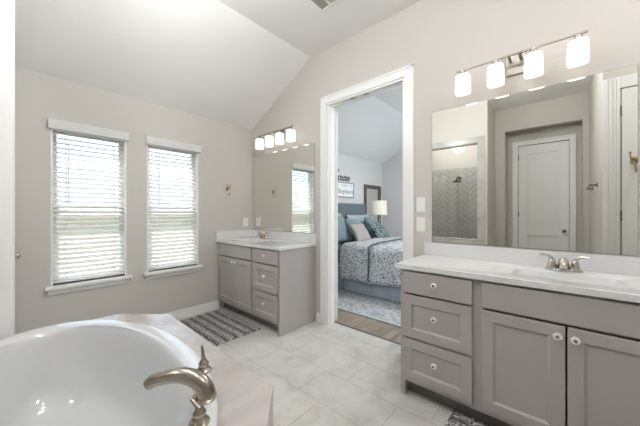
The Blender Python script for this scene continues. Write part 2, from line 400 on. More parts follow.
wall('wall_entry', 'x', 0.625, 0.745, 0.42, 1.36, 'wall_paint', [(0.42, 1.22, 0, 2.44)])
wall('wall_east', 'y', 1.36, 1.5, 0.625, YB, 'wall_paint', top=FLAT)

def casing(name, axis, c0, c1, u0, u1, z, wd, m='trim_white'):
    """three sided door casing around opening u0..u1 up to z."""
    b = MB()
    for a, e, zb, zt in ((u0-wd, u0, 0, z+wd), (u1, u1+wd, 0, z+wd), (u0, u1, z, z+wd)):
        b.box(a, e, c0, c1, zb, zt)
        s = 1 if c1 > c0 else -1
        if e-a < 0.2:      # stepped profile: a raised bead on the outer edge
            o0, o1 = (a, a+0.022) if a < u0 else (e-0.022, e)
            b.box(o0, o1, c1, c1+0.006*s, zb, zt)
        else: b.box(a-wd, e+wd, c1, c1+0.006*s, zt-0.022, zt)
    return struct(b.build(name, m, bevel=0.003))
# bedroom doorway: casing, jamb lining with stops, small catch plates on the head
casing('trim_1', 'x', YB, YB-0.016, -1.953, -1.05, 2.452, 0.085)
b = MB(); jx0, jx1 = -1.945, -1.058
b.box(jx0-0.008, jx0+0.012, YB-0.004, 2.392, 0, 2.445); b.box(jx0-0.004, jx0+0.002, 2.392, 2.444, 0, 2.445); b.box(jx1-0.012, jx1+0.008, YB-0.004, 2.444, 0, 2.445); b.box(jx0, jx1, YB-0.004, 2.444, 2.433, 2.453)
b.box(jx0+0.012, jx0+0.020, 2.345, 2.385, 0, 2.433); b.box(jx1-0.022, jx1-0.012, 2.36, 2.40, 0, 2.433); b.box(jx0, jx1, 2.36, 2.40, 2.422, 2.433)
jamb = struct(b.build('trim_2', 'trim_white', bevel=0.002))
for x in (-1.62, -1.47): MB().box(x-0.03, x+0.03, 2.335, 2.352, 2.4305, 2.4335).build('catch_plate', 'brushed_nickel', jamb)
struct(MB().box(jx0-0.0, jx1, 2.425, 2.447, 0, 0.004).build('trim_3', 'brushed_nickel'))

def panel_door(name, w_, h_, panels, thick=0.035, both=True):
    """leaf in local space, x 0..w, y 0..thick, with recessed moulded panels"""
    b = MB(); st = panels[0][0]
    xs = [0, panels[0][0], panels[0][1], w_]; zs = [0]+[z for p in panels for z in (p[2], p[3])]+[h_]
    b.box(0, xs[1], 0, thick, 0, h_); b.box(xs[2], w_, 0, thick, 0, h_)
    for i in range(0, len(zs), 2): b.box(xs[1], xs[2], 0, thick, zs[i], zs[i+1])
    for x0, x1, z0, z1 in panels:
        b.box(x0, x1, 0.013, thick-0.013, z0, z1)
        b.box(x0+0.04, x1-0.04, 0.007, thick-0.007, z0+0.04, z1-0.04)
    for x0, x1, z0, z1 in panels:
        for ya, ye in ((-0.005, 0.004), (thick-0.004, thick+0.005)):
            for a, e, p, q in ((x0-0.012, x0+0.010, z0-0.012, z1+0.012), (x1-0.010, x1+0.012, z0-0.012, z1+0.012), (x0+0.010, x1-0.010, z0-0.012, z0+0.010), (x0+0.010, x1-0.010, z1-0.010, z1+0.012)): b.box(a, e, ya, ye, p, q)
    o = b.build(name, 'trim_white', bevel=0.002); return struct(o)
def hinges(o, x, y, h_):
    for z in (0.2, h_/2, h_-0.2):
        bb = MB().lathe([(0.006, z-0.05), (0.006, z+0.05)], 10, Matrix.Translation((x, y, 0)))
        bb.build('hinge', 'brushed_nickel', o, local=True)
# the bedroom door, swung wide open into the bedroom
d = panel_door('door_1', 0.86, 2.42, [(0.12, 0.74, 0.25, 0.95), (0.12, 0.74, 1.15, 2.28)])
d.location = (-1.928, 2.481, 0.008); d.rotation_euler = (0, 0, R(136))
hinges(d, 0.0, 0.04, 2.42)
bb = MB(); bb.lathe([(0.026, 0), (0.026, 0.008), (0.01, 0.012), (0.01, 0.045)], 16, Matrix.Translation((0.79, 0.0, 0.95)) @ Matrix.Rotation(R(90), 4, 'X'))
bb.ball((0.79, -0.062, 0.95), 0.027); bb.build('door_knob', 'brushed_nickel', d, smooth=True, local=True)
# water closet door near the window corner
b = MB(); b.box(-3.345, -3.26, WCY, WCY+0.018, 0, 2.455); b.box(-2.575, -2.481, WCY, WCY+0.018, 0, 2.86); b.box(-3.26, -2.575, WCY, WCY+0.018, 2.42, 2.505)
b.box(-2.503, -2.481, WCY+0.018, WCY+0.024, 0, 2.86); struct(b.build('trim_4', 'trim_white', bevel=0.003))
struct(MB().box(-2.482, -2.470, -0.132, WCY+0.010, 0.502, 2.88).build('trim_5', 'trim_white', bevel=0.003))
d2 = panel_door('door_2', 0.675, 2.405, [(0.11, 0.565, 0.25, 0.90), (0.11, 0.565, 1.1, 2.27)])
d2.location = (-3.255, WCY-0.05, 0.006)
bb = MB(); M_ = Matrix.Translation((0.06, 0.035, 0.905)) @ Matrix.Rotation(R(-90), 4, 'X')
bb.lathe([(0.03, 0), (0.03, 0.008), (0.011, 0.014), (0.011, 0.045)], 18, M_); bb.ball((0.06, 0.090, 0.905), 0.027, sc=(1, 0.75, 1))
bb.build('door_knob', 'nickel', d2, smooth=True, local=True)
# closet door in the recess behind the viewer
casing('trim_6', 'x', -1.43, -1.414, -0.60, 0.085, 2.44, 0.08)
d3 = panel_door('door_3', 0.675, 2.425, [(0.12, 0.555, 0.24, 0.85), (0.12, 0.555, 1.03, 2.28)])
d3.location = (-0.595, -1.475, 0.006)
hinges(d3, 0.0, 0.038, 2.42)
bb = MB(); bb.lathe([(0.03, 0), (0.03, 0.008), (0.011, 0.014), (0.011, 0.05)], 18, Matrix.Translation((0.615, 0.035, 0.93)) @ Matrix.Rotation(R(-90), 4, 'X')); bb.ball((0.615, 0.098, 0.93), 0.027, sc=(1, 0.8, 1))
bb.build('door_knob', 'brushed_nickel', d3, smooth=True, local=True)
# entry door beside the right vanity, seen only in the mirror
b = MB()
for a, e, zb, zt in ((0.30, 0.41, 0, 2.55), (1.22, 1.33, 0, 2.55), (0.41, 1.22, 2.44, 2.55)): b.box(a, e, 0.745, 0.763, zb, zt)
for x in (0.305, 0.335, 0.365, 0.388): b.box(x, x+0.014, 0.763, 0.769, 0, 2.545)
b.box(0.30, 0.318, 0.745, 0.772, 0, 2.55)
struct(b.build('trim_7', 'trim_white', bevel=0.003))
d4 = panel_door('door_4', 0.79, 2.425, [(0.12, 0.67, 0.24, 0.92), (0.12, 0.67, 1.10, 2.28)])
d4.location = (0.425, 0.715, 0.006); hinges(d4, -0.004, 0.036, 2.42)
bb = MB(); bb.lathe([(0.03, 0), (0.03, 0.008), (0.011, 0.014), (0.011, 0.05)], 18, Matrix.Translation((0.73, 0.035, 0.93)) @ Matrix.Rotation(R(-90), 4, 'X')); bb.ball((0.73, 0.098, 0.93), 0.027, sc=(1, 0.8, 1))
bb.build('door_knob', 'brushed_nickel', d4, smooth=True, local=True)

wall('light_block_recess', 'x', -1.75, -1.56, -0.9, 0.36, 'wall_paint', top=FLAT)  # slabs added behind the closed doors to block light leaking through gaps
wall('light_block_entry', 'x', 0.40, 0.60, 0.42, 1.5, 'wall_paint', top=FLAT)
wall('light_block_closet', 'x', -0.34, -0.15, XA, -2.482, 'wall_paint')
# baseboards
def baseboard(name, pts):
    b = MB()
    for (x0, x1, y0, y1, side) in pts:
        b.box(x0, x1, y0, y1, 0, 0.082)
        if side == 'W': b.box(x0, x1-0.006, y0, y1, 0.082, 0.102)
        elif side == 'E': b.box(x0+0.006, x1, y0, y1, 0.082, 0.102)
        elif side == 'N': b.box(x0, x1, y0+0.006, y1, 0.082, 0.102)
        else: b.box(x0, x1, y0, y1-0.006, 0.082, 0.102)
    return struct(b.build(name, 'trim_white', bevel=0.002))
baseboard('baseboard_west', [(XA, XA+0.015, 0.012, 1.80, 'W')])
baseboard('baseboard_north', [(-2.105, -2.04, YB-0.015, YB, 'N'), (-0.963, -0.855, YB-0.015, YB, 'N'), (0.41, 1.36, YB-0.015, YB, 'N')])
baseboard('baseboard_east', [(0.285, 0.30, -1.1, 0.742, 'E'), (1.345, 1.36, 0.775, YB-0.016, 'E')])
baseboard('baseboard_hall', [(-0.90, -0.885, -1.1, -0.44, 'W')])
baseboard('baseboard_bedroom', [(XA, XA+0.015, 2.455, 6.15, 'W'), (XA+0.016, 0.6, 6.135, 6.15, 'N')])

# windows on the left wall: vinyl frame with a meeting rail, two panes, stool and apron
for i, (y0, y1, z0, z1) in enumerate(WIN):
    b = MB(); xo = XA-0.135
    zm = 1.27
    for a, e, p, q in ((y0, y0+0.045, z0, z1), (y1-0.045, y1, z0, z1), (y0, y1, z0, z0+0.05), (y0, y1, z1-0.045, z1), (y0, y1, zm-0.022, zm+0.022)):
        b.box(xo, xo+0.055, a, e, p, q)
    # white liner of the reveal
    b.box(xo+0.055, XA+0.001, y0-0.002, y0+0.012, z0, z1); b.box(xo+0.055, XA+0.001, y1-0.012, y1+0.002, z0, z1); b.box(xo+0.055, XA+0.001, y0, y1, z1-0.012, z1+0.002)
    f = struct(b.build('window_%d' % (i+1), 'trim_white', bevel=0.002))
    MB().box(xo+0.012, xo+0.018, y0+0.04, y1-0.04, z0+0.045, zm-0.02).build('pane', 'window_glass', f)
    MB().box(xo+0.036, xo+0.042, y0+0.04, y1-0.04, zm+0.02, z1-0.04).build('pane', 'window_glass', f)
    b = MB(); b.box(XA-0.08, XA+0.062, y0-0.04, y1+0.04, z0-0.028, z0); b.box(XA, XA+0.02, y0-0.02, y1+0.02, z0-0.078, z0-0.028)
    b.box(XA+0.02, XA+0.034, y0-0.025, y1+0.025, z0-0.045, z0-0.028)
    s = b.build('window_sill', 'trim_white', f, bevel=0.004)
b = MB()  # unseen bedroom window, placed to light the headboard wall
for a, e, p, q in ((3.5, 3.55, 0.9, 2.35), (5.25, 5.3, 0.9, 2.35), (3.5, 5.3, 0.9, 0.95), (3.5, 5.3, 2.3, 2.35), (4.37, 4.43, 0.9, 2.35)): b.box(0.66, 0.71, a, e, p, q)
f = struct(b.build('window_3', 'trim_white', bevel=0.002)); MB().box(0.68, 0.686, 3.54, 5.26, 0.94, 2.31).build('pane', 'window_glass', f)

# ------------------------------------------------------------------ outside the windows
g = struct(MB().box(-40, -3.55, -30, 40, -0.5, -0.35).build('ground', mat('lawn', (0.09, 0.12, 0.05), 1.0, var=(4, (0.13, 0.15, 0.07)))))
fe = thing('yard_fence', 'tan wooden board fence in the yard outside the windows', 'fence', (-7.0, 0, -0.35))
b = MB()
for k in range(80): b.box(-7.02, -7.0, -7+k*0.24, -7+k*0.24+0.225, -0.34, 1.22+0.012*math.sin(k*2.1))
b.build('boards', 'fence_wood', fe)
b = MB()
for z in (0.1, 1.0): b.box(-7.06, -7.021, -7, 12.1, z, z+0.09)
b.build('rails', 'fence_wood', fe)
hs = thing('neighbor_house', 'neighbouring house with slate roof beyond the yard fence', 'house', (-17, 3, -0.35))
MB().box(-22, -15, -9, 15, -0.35, 1.5).build('house_walls', 'house_wall', hs)
MB().prism_xz([(-22.5, 1.5), (-14.4, 1.5), (-18.4, 3.6)], -9.5, 15.5).build('roof', 'house_roof', hs)

# ------------------------------------------------------------------ window blinds
def blind(y0, y1, label):
    zt, zb = 2.008, 0.612
    t = thing('window_blind', label, 'blind', (XA, (y0+y1)/2, zb), 'white blinds in the two windows')
    # valance in front of the wall
    b = MB(); b.box(XA+0.004, XA+0.045, y0-0.020, y1+0.018, zt-0.022, zt+0.062); b.build('valance', 'blind_white', t, bevel=0.004)
    b = MB(); n = 30; tilt = R(24); p = (1.962-0.662)/n
    for k in range(n+1):
        z = 0.662+k*p; c, s = math.cos(tilt)*0.030, math.sin(tilt)*0.030; h = 0.0014; xc = XA-0.031
        pts = [(xc-c, z+s-h), (xc+c, z-s-h), (xc+c, z-s+h), (xc-c, z+s+h)]
        b.prism_xz(pts, y0+0.016, y1-0.016)
    b.build('slats', 'blind_white', t)
    MB().box(XA-0.055, XA-0.005, y0+0.016, y1-0.016, 0.614, 0.636).build('bottom_rail', 'blind_white', t, bevel=0.004)
    MB().box(XA-0.055, XA-0.004, y0+0.016, y1-0.016, 1.975, 2.012).build('headrail', 'blind_white', t)
    for y in (y0+0.10, y1-0.10):
        b = MB(); b.box(XA-0.0030, XA-0.0015, y-0.002, y+0.002, 0.63, 1.98); b.box(XA-0.0615, XA-0.0600, y-0.002, y+0.002, 0.63, 1.98); b.build('lift_cord', 'blind_white', t)
    b = MB().tube([(XA+0.012, y0+0.115, 1.98), (XA+0.010, y0+0.116, 1.33)], 0.0042, 8); b.build('tilt_wand', 'blind_white', t, smooth=True)
    return t
blind(0.228, 0.785, 'white slatted blind in the window nearest the bathtub end')
blind(0.975, 1.532, 'white slatted blind in the window nearest the far grey vanity')

# ------------------------------------------------------------------ bathtub and deck
deck = thing('tub_deck', 'tiled tub surround with clipped corners built around the oval bathtub', 'tub deck', (-1.556, 0.16, 0))
DZ = 0.5
outer = [(-2.452, TBY+0.004), (-0.655, TBY+0.004), (-0.655, 0.478), (-0.930, 0.745), (-2.165, 0.770), (-2.452, 0.519)]
def ell(cx, cy, a, b_, n=64, ph=0): return [(cx+a*math.cos(2*PI*k/n+ph), cy+b_*math.sin(2*PI*k/n+ph)) for k in range(n)]
TX, TY, TA, TB = -1.553, 0.14, 0.888, 0.50
hole = ell(TX, TY, TA*0.93, TB*0.93, 64)
bm = bmesh.new()
def ring_fill(outer, inner, z):
    ov = [bm.verts.new((x, y, z)) for x, y in outer]; iv = [bm.verts.new((x, y, z)) for x, y in inner]
    oe = [bm.edges.new((ov[i], ov[(i+1) % len(ov)])) for i in range(len(ov))]; ie = [bm.edges.new((iv[i], iv[(i+1) % len(iv)])) for i in range(len(iv))]
    bmesh.ops.triangle_fill(bm, edges=oe+ie, use_beauty=True); return ov, iv
ov, iv = ring_fill(outer, hole, DZ); ov2 = [bm.verts.new((x, y, DZ-0.012)) for x, y in outer]
for i in range(6): bm.faces.new((ov[i], ov2[i], ov2[(i+1) % 6], ov[(i+1) % 6]))
me = bpy.data.meshes.new('deck_top'); bmesh.ops.recalc_face_normals(bm, faces=bm.faces); bmesh.ops.translate(bm, verts=bm.verts, vec=-Vector(deck.location)); bm.to_mesh(me); bm.free()
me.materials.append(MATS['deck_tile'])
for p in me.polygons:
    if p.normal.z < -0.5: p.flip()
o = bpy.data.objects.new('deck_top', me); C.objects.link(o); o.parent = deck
b = MB(); n = len(outer)
inn = [(x+(-1.556-x)*0.03, y+(0.16-y)*0.03) for x, y in outer]
for i in range(n):
    j = (i+1) % n
    b.add([(*outer[i], 0), (*outer[j], 0), (*outer[j], DZ-0.012), (*outer[i], DZ-0.012), (*inn[i], 0), (*inn[j], 0), (*inn[j], DZ-0.012), (*inn[i], DZ-0.012)], [(0, 1, 2, 3), (5, 4, 7, 6), (3, 2, 6, 7)])
b.build('deck_skirt', 'deck_face_tile', deck)
# the tub: rolled rim, then a deep basin
tub = thing('bathtub', 'glossy white oval bathtub set into the tiled deck', 'bathtub', (TX, TY, 0.06))
prof = []   # (fraction of the outer half axes, z)
prof += [(0.925, 0.485), (0.985, 0.502), (1.0, 0.510), (1.0, 0.524), (0.992, 0.532), (0.975, 0.535), (0.93, 0.533), (0.885, 0.530), (0.862, 0.527), (0.845, 0.518), (0.832, 0.502), (0.822, 0.475), (0.80, 0.40), (0.775, 0.32), (0.745, 0.24), (0.70, 0.165), (0.655, 0.125), (0.58, 0.098), (0.45, 0.085), (0.25, 0.079), (0.02, 0.076)]
b = MB(); SEG = 96; vs = []; fs = []
for fr, z in prof:
    for k in range(SEG):
        a = 2*PI*k/SEG
        # same rim width (m) everywhere: offset from the outer ellipse
        off = (1-fr)
        ax = TA*(1-off*0.80) if fr > 0.8 else TA*(fr+0.04)*0.998
        ay = TB*(1-off*1.20) if fr > 0.8 else TB*((0.76)-(0.8-fr)*0.93)
        if fr < 0.3: ay = TB*fr*1.0
        nfac = 2.0 if fr > 0.85 else 2.2
        c, s = math.cos(a), math.sin(a); q = (abs(c)**nfac+abs(s)**nfac)**(-1/nfac)
        vs.append((TX+ax*q*c, TY+ay*q*s, z))
n = len(prof)
for i in range(n-1):
    for k in range(SEG):
        k2 = (k+1) % SEG; fs.append((i*SEG+k, i*SEG+k2, (i+1)*SEG+k2, (i+1)*SEG+k))
fs.append([(n-1)*SEG+k for k in range(SEG)])
b.add(vs, fs); o = b.build('basin', 'tub_acrylic', tub, smooth=True, angle=80)
sd = o.modifiers.new('sub', 'SUBSURF'); sd.levels = 1; sd.render_levels = 1
bb = MB().lathe([(0.032, 0.0785), (0.032, 0.084), (0.02, 0.087)], 20, Matrix.Translation((-2.0, TY, 0.0))); bb.build('drain', 'nickel', tub, smooth=True)

# tile splash round the tub niche
b = MB(); b.box(-2.455, -0.90, TBY, TBY+0.010, DZ+0.001, 0.735); b.box(-2.479, -2.466, TBY+0.011, -0.135, DZ+0.001, 0.735)
struct(b.build('trim_8', 'splash_tile', bevel=0.001))

# tub filler: spout and two lever handles
RZ = 0.5335
fa = thing('tub_faucet', 'brushed nickel arched tub spout with two lever handles on the tub rim', 'faucet', (-1.04, 0.497, RZ))
sp = Vector((-1.035, 0.492, RZ)); dirn = Vector((-0.62, -0.785, 0)).normalized()
dirn = Vector((-0.86, -0.50, 0)).normalized()
dirn = Vector((-0.74, -0.67, 0)).normalized()
path = [sp-dirn*0.006, sp-dirn*0.006+Vector((0, 0, 0.022)), sp+dirn*0.006+Vector((0, 0, 0.050)), sp+dirn*0.040+Vector((0, 0, 0.077)), sp+dirn*0.090+Vector((0, 0, 0.088)), sp+dirn*0.140+Vector((0, 0, 0.084)), sp+dirn*0.190+Vector((0, 0, 0.070)), sp+dirn*0.214+Vector((0, 0, 0.054))]
pp = smooth_path(path, 6); nP = len(pp)
rs = [0.039-0.017*(i/(nP-1))**0.8 for i in range(nP)]
b = MB().tube(pp, rs, 20); b.build('spout', 'brushed_nickel', fa, smooth=True, angle=60)
b = MB().lathe([(0.046, 0), (0.046, 0.005), (0.041, 0.010), (0.038, 0.014)], 24, Matrix.Translation(sp)); b.build('spout_base', 'brushed_nickel', fa, smooth=True)
for (hx, hy, la) in ((-1.212, 0.574, Vector((-0.12, -0.06, 1.0))), (-0.925, 0.424, Vector((-0.75, -0.30, 0.55)))):
    q = Vector((hx, hy, RZ)); b = MB()
    b.lathe([(0.034, 0), (0.034, 0.006), (0.026, 0.014), (0.020, 0.026), (0.022, 0.036), (0.016, 0.046), (0.012, 0.053)], 20, Matrix.Translation(q))
    hb = b.build('handle_base', 'brushed_nickel', fa, smooth=True)
    e = la.normalized(); ln = 0.070 if la.z > 0.9 else 0.045
    top = q+Vector((0, 0, 0.046))
    b = MB().tube(smooth_path([top, top+e*ln*0.4, top+e*ln*0.75, top+e*ln], 4), [0.012, 0.011, 0.0095, 0.009, 0.0085, 0.008, 0.0075, 0.007, 0.0065, 0.006, 0.0055, 0.005, 0.0045], 12)
    b.build('lever', 'brushed_nickel', fa, smooth=True)

# ------------------------------------------------------------------ vanities
def shaker(x0, x1, z0, z1, yf, rail=0.058, th=0.02):
    b = MB()
    b.box(x0, x1, yf, yf+th, z0, z0+rail); b.box(x0, x1, yf, yf+th, z1-rail, z1)
    b.box(x0, x0+rail, yf, yf+th, z0+rail, z1-rail); b.box(x1-rail, x1, yf, yf+th, z0+rail, z1-rail)
    b.box(x0+rail, x1-rail, yf+0.010, yf+th, z0+rail, z1-rail)
    # bevelled inner moulding
    e = 0.010; X0, X1, Z0, Z1 = x0+rail, x1-rail, z0+rail, z1-rail
    o_ = [(X0, Z0), (X1, Z0), (X1, Z1), (X0, Z1)]; i_ = [(X0+e, Z0+e), (X1-e, Z0+e), (X1-e, Z1-e), (X0+e, Z1-e)]
    for k in range(4):
        j = (k+1) % 4
        b.add([(o_[k][0], yf+0.003, o_[k][1]), (o_[j][0], yf+0.003, o_[j][1]), (i_[j][0], yf+0.0099, i_[j][1]), (i_[k][0], yf+0.0099, i_[k][1])], [(0, 1, 2, 3)])
    return b
def knob(parent, x, y, z):
    b = MB(); M_ = Matrix.Translation((x, y, z)) @ Matrix.Rotation(R(90), 4, 'X')
    b.lathe([(0.0085, 0), (0.0075, 0.010), (0.012, 0.014), (0.018, 0.019), (0.0185, 0.024), (0.015, 0.0285), (0.0085, 0.030)], 20, M_); b.cur = 1
    b.lathe([(0.0080, 0.0300), (0.0068, 0.0330), (0.003, 0.0345)], 16, M_)
    b.build('knob', ['porcelain', 'brushed_nickel'], parent, smooth=True)

CZ = 0.897
def vanity(label, x0, x1, cx0, cx1, draw, doors, falsef, left_panel, right_panel, ctop_label, basin_x, side_splash, group):
    YF = 1.768; YFR = 1.788     # front of the doors, front of the carcass
    t = thing('vanity_cabinet', label, 'vanity', ((x0+x1)/2, YFR, 0), group)
    b = MB()
    b.box(x0, x0+0.02, YFR, YB-0.003, 0 if left_panel else 0.1, 0.866); b.box(x1-0.02, x1, YFR, YB-0.003, 0 if right_panel else 0.1, 0.866)
    b.box(x0+0.0205, x1-0.0205, YFR+0.021, YB-0.004, 0.101, 0.12); b.box(x0+0.0205, x1-0.0205, YB-0.013, YB-0.004, 0.12, 0.865)
    # face frame: stiles and rails
    st = [(x0+0.0205, min(draw[0], doors[0][0])+0.012), (max(draw[1], doors[-1][1])-0.012, x1-0.0205)]
    mid = (draw[1]-0.012, doors[0][0]+0.012) if draw[0] < doors[0][0] else (doors[-1][1]-0.012, draw[0]+0.012)
    st.append(mid)
    for a, e in st: b.box(a, e, YFR, YFR+0.02, 0.10, 0.866)
    for za, ze in ((0.102, 0.148), (0.70, 0.725), (0.845, 0.865)): b.box(x0+0.022, x1-0.022, YFR+0.001, YFR+0.019, za, ze)
    b.box(draw[0], draw[1], YFR+0.001, YFR+0.019, 0.395, 0.43)
    # thick panel ends reach the floor at the front
    if left_panel: b.box(x0+0.0205, x0+0.032, YFR, YFR+0.02, 0, 0.0995)
    if right_panel: b.box(x1-0.032, x1-0.0205, YFR, YFR+0.02, 0, 0.0995)
    b.build('body', 'cabinet_grey', t, bevel=0.0015)
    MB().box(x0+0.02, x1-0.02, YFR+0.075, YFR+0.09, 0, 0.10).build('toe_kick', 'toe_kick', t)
    for za, ze, flat in ((0.712, 0.853, True), (0.415, 0.697, False), (0.132, 0.400, False)):
        if flat: bb = MB().box(draw[0], draw[1], YF, YFR-0.001, za, ze)
        else: bb = shaker(draw[0], draw[1], za, ze, YF, th=0.019)
        dr = bb.build('drawer', 'cabinet_grey', t, bevel=0.0018); knob(dr, (draw[0]+draw[1])/2, YF, (za+ze)/2+(0.008 if flat else 0.02))
    MB().box(falsef[0], falsef[1], YF, YFR-0.001, 0.712, 0.853).build('false_front', 'cabinet_grey', t, bevel=0.0018)
    for k, (a, e) in enumerate(doors):
        dr = shaker(a, e, 0.135, 0.697, YF, th=0.019).build('door', 'cabinet_grey', t, bevel=0.0018)
        knob(dr, e-0.028 if k == 0 else a+0.028, YF, 0.650)
    # worktop with a cast rectangular basin
    ct = thing('vanity_countertop', ctop_label, 'countertop', ((cx0+cx1)/2, 2.04, 0.867), 'white vanity tops')
    ya, ye = 1.758, YB-0.002; bx0, bx1, by0, by1 = basin_x-0.235, basin_x+0.235, 1.885, 2.145
    rr = 0.035
    bm = bmesh.new()
    def rrect(x0, x1, y0, y1, r, n=5):
        out = []
        for (cx, cy, a0) in ((x1-r, y1-r, 0), (x0+r, y1-r, 90), (x0+r, y0+r, 180), (x1-r, y0+r, 270)):
            for k in range(n+1):
                a = R(a0+90*k/n); out.append((cx+r*math.cos(a), cy+r*math.sin(a)))
        return out
    rings = [(rrect(bx0, bx1, by0, by1, rr), CZ), (rrect(bx0+0.006, bx1-0.006, by0+0.006, by1-0.006, rr), CZ-0.004), (rrect(bx0+0.02, bx1-0.02, by0+0.018, by1-0.016, rr), CZ-0.05), (rrect(bx0+0.04, bx1-0.04, by0+0.035, by1-0.028, rr), CZ-0.11), (rrect(bx0+0.075, bx1-0.075, by0+0.06, by1-0.05, 0.03), CZ-0.125)]
    ov = [bm.verts.new((x, y, CZ)) for x, y in ((cx0, ya), (cx1, ya), (cx1, ye), (cx0, ye))]
    rv = [[bm.verts.new((x, y, z)) for x, y in pts] for pts, z in rings]
    oe = [bm.edges.new((ov[i], ov[(i+1) % 4])) for i in range(4)]; ie = [bm.edges.new((rv[0][i], rv[0][(i+1) % len(rv[0])])) for i in range(len(rv[0]))]
    bmesh.ops.triangle_fill(bm, edges=oe+ie, use_beauty=True)
    for A, B in zip(rv, rv[1:]):
        for i in range(len(A)): bm.faces.new((A[i], A[(i+1) % len(A)], B[(i+1) % len(A)], B[i]))
    bm.faces.new(rv[-1])
    lv = [bm.verts.new((v.co.x, v.co.y, 0.867)) for v in ov]
    for i in range(4): bm.faces.new((ov[i], lv[i], lv[(i+1) % 4], ov[(i+1) % 4]))
    bmesh.ops.recalc_face_normals(bm, faces=bm.faces)
    tp = [f for f in bm.faces if abs(f.normal.z) > 0.9 and abs(f.calc_center_median().z-CZ) < 1e-4]
    if tp and tp[0].normal.z < 0: bmesh.ops.reverse_faces(bm, faces=bm.faces)
    bmesh.ops.translate(bm, verts=bm.verts, vec=-Vector(ct.location))
    me = bpy.data.meshes.new('top'); bm.to_mesh(me); bm.free(); me.materials.append(MATS['counter_white'])
    for p in me.polygons: p.use_smooth = True
    me.set_sharp_from_angle(angle=R(40))
    o = bpy.data.objects.new('top', me); C.objects.link(o); o.parent = ct
    MB().box(cx0, cx1, YB-0.022, YB-0.002, CZ, 1.0).build('backsplash', 'counter_white', ct, bevel=0.002)
    if side_splash: MB().box(cx0, cx0+0.02, ya+0.004, YB-0.022, CZ, 1.0).build('side_splash', 'counter_white', ct, bevel=0.002)
    MB().lathe([(0.022, CZ-0.1248), (0.022, CZ-0.120), (0.013, CZ-0.119)], 18, Matrix.Translation((basin_x, 2.02, 0))).build('drain', 'nickel', ct, smooth=True)
    return t
vanity('grey vanity under the big mirror beside the bedroom door, drawers at its left', -0.838, 0.372, -0.869, 0.40,
       (-0.811, -0.393), [(-0.345, 0.010), (0.018, 0.352)], (-0.345, 0.352), True, True,
       'white countertop with rectangular sink on the near grey vanity', 0.008, False, 'grey shaker vanities')
vanity('far grey vanity in the corner by the windows, drawers at its right', XA+0.004, -2.125, XA+0.003, -2.113,
       (-2.556, -2.150), [(-3.302, -2.950), (-2.942, -2.606)], (-3.302, -2.606), False, True,
       'white countertop with side splash on the far corner vanity', -2.945, True, 'grey shaker vanities')

# centerset basin faucet: base, two lever handles, low spout
def basin_faucet(x, label):
    t = thing('basin_faucet', label, 'faucet', (x, 2.205, CZ+0.001), 'two handled basin faucets')
    b = MB(); pts = [(0.075*math.cos(a)+(0.012 if math.cos(a) > 0 else -0.012), 0.027*math.sin(a)) for a in [2*PI*k/28 for k in range(28)]]
    b.prism(pts, 0, 0.012); b.build('base_plate', 'nickel', t, bevel=0.004, local=True)
    path = smooth_path([(0, 0.004, 0.006), (0, 0.0, 0.034), (0, -0.018, 0.056), (0, -0.052, 0.060), (0, -0.090, 0.050), (0, -0.106, 0.038)], 5)
    n = len(path); b = MB().tube(path, [0.031-0.016*i/(n-1) for i in range(n)], 16); b.build('spout', 'nickel', t, smooth=True, local=True, angle=60)
    for s in (-1, 1):
        b = MB().lathe([(0.027, 0.010), (0.025, 0.022), (0.018, 0.045), (0.016, 0.060), (0.010, 0.068)], 18, Matrix.Translation((s*0.052, 0, 0)))
        h = b.build('handle', 'nickel', t, smooth=True, local=True)
        pa = smooth_path([(s*0.050, 0, 0.058), (s*0.058, -0.003, 0.076), (s*0.080, -0.008, 0.088), (s*0.112, -0.014, 0.090)], 4); m_ = len(pa)
        b = MB().tube(pa, [0.0115-0.0045*i/(m_-1) for i in range(m_)], 10); lv = b.build('lever', 'nickel', h, smooth=True, local=True)
    return t
f1 = basin_faucet(0.004, 'nickel basin faucet with two levers behind the near rectangular sink')
f2 = copy_tree(f1); f2.location.x = -2.945; f2['label'] = 'nickel basin faucet with two levers on the far corner vanity'

# wall mirrors
def wall_mirror(x0, x1, z0, z1, label):
    t = thing('wall_mirror', label, 'mirror', ((x0+x1)/2, YB, z0), 'frameless vanity mirrors')
    MB().box(x0, x1, YB-0.006, YB-0.001, z0, z1).build('mirror_back', 'mirror_edge', t)
    MB().box(x0+0.002, x1-0.002, YB-0.0075, YB-0.0061, z0+0.002, z1-0.002).build('mirror_glass', 'mirror', t)
wall_mirror(-0.812, 0.316, 1.006, 2.077, 'large frameless mirror above the near grey vanity')
wall_mirror(-3.345, -2.137, 1.006, 2.055, 'frameless mirror above the far corner vanity')

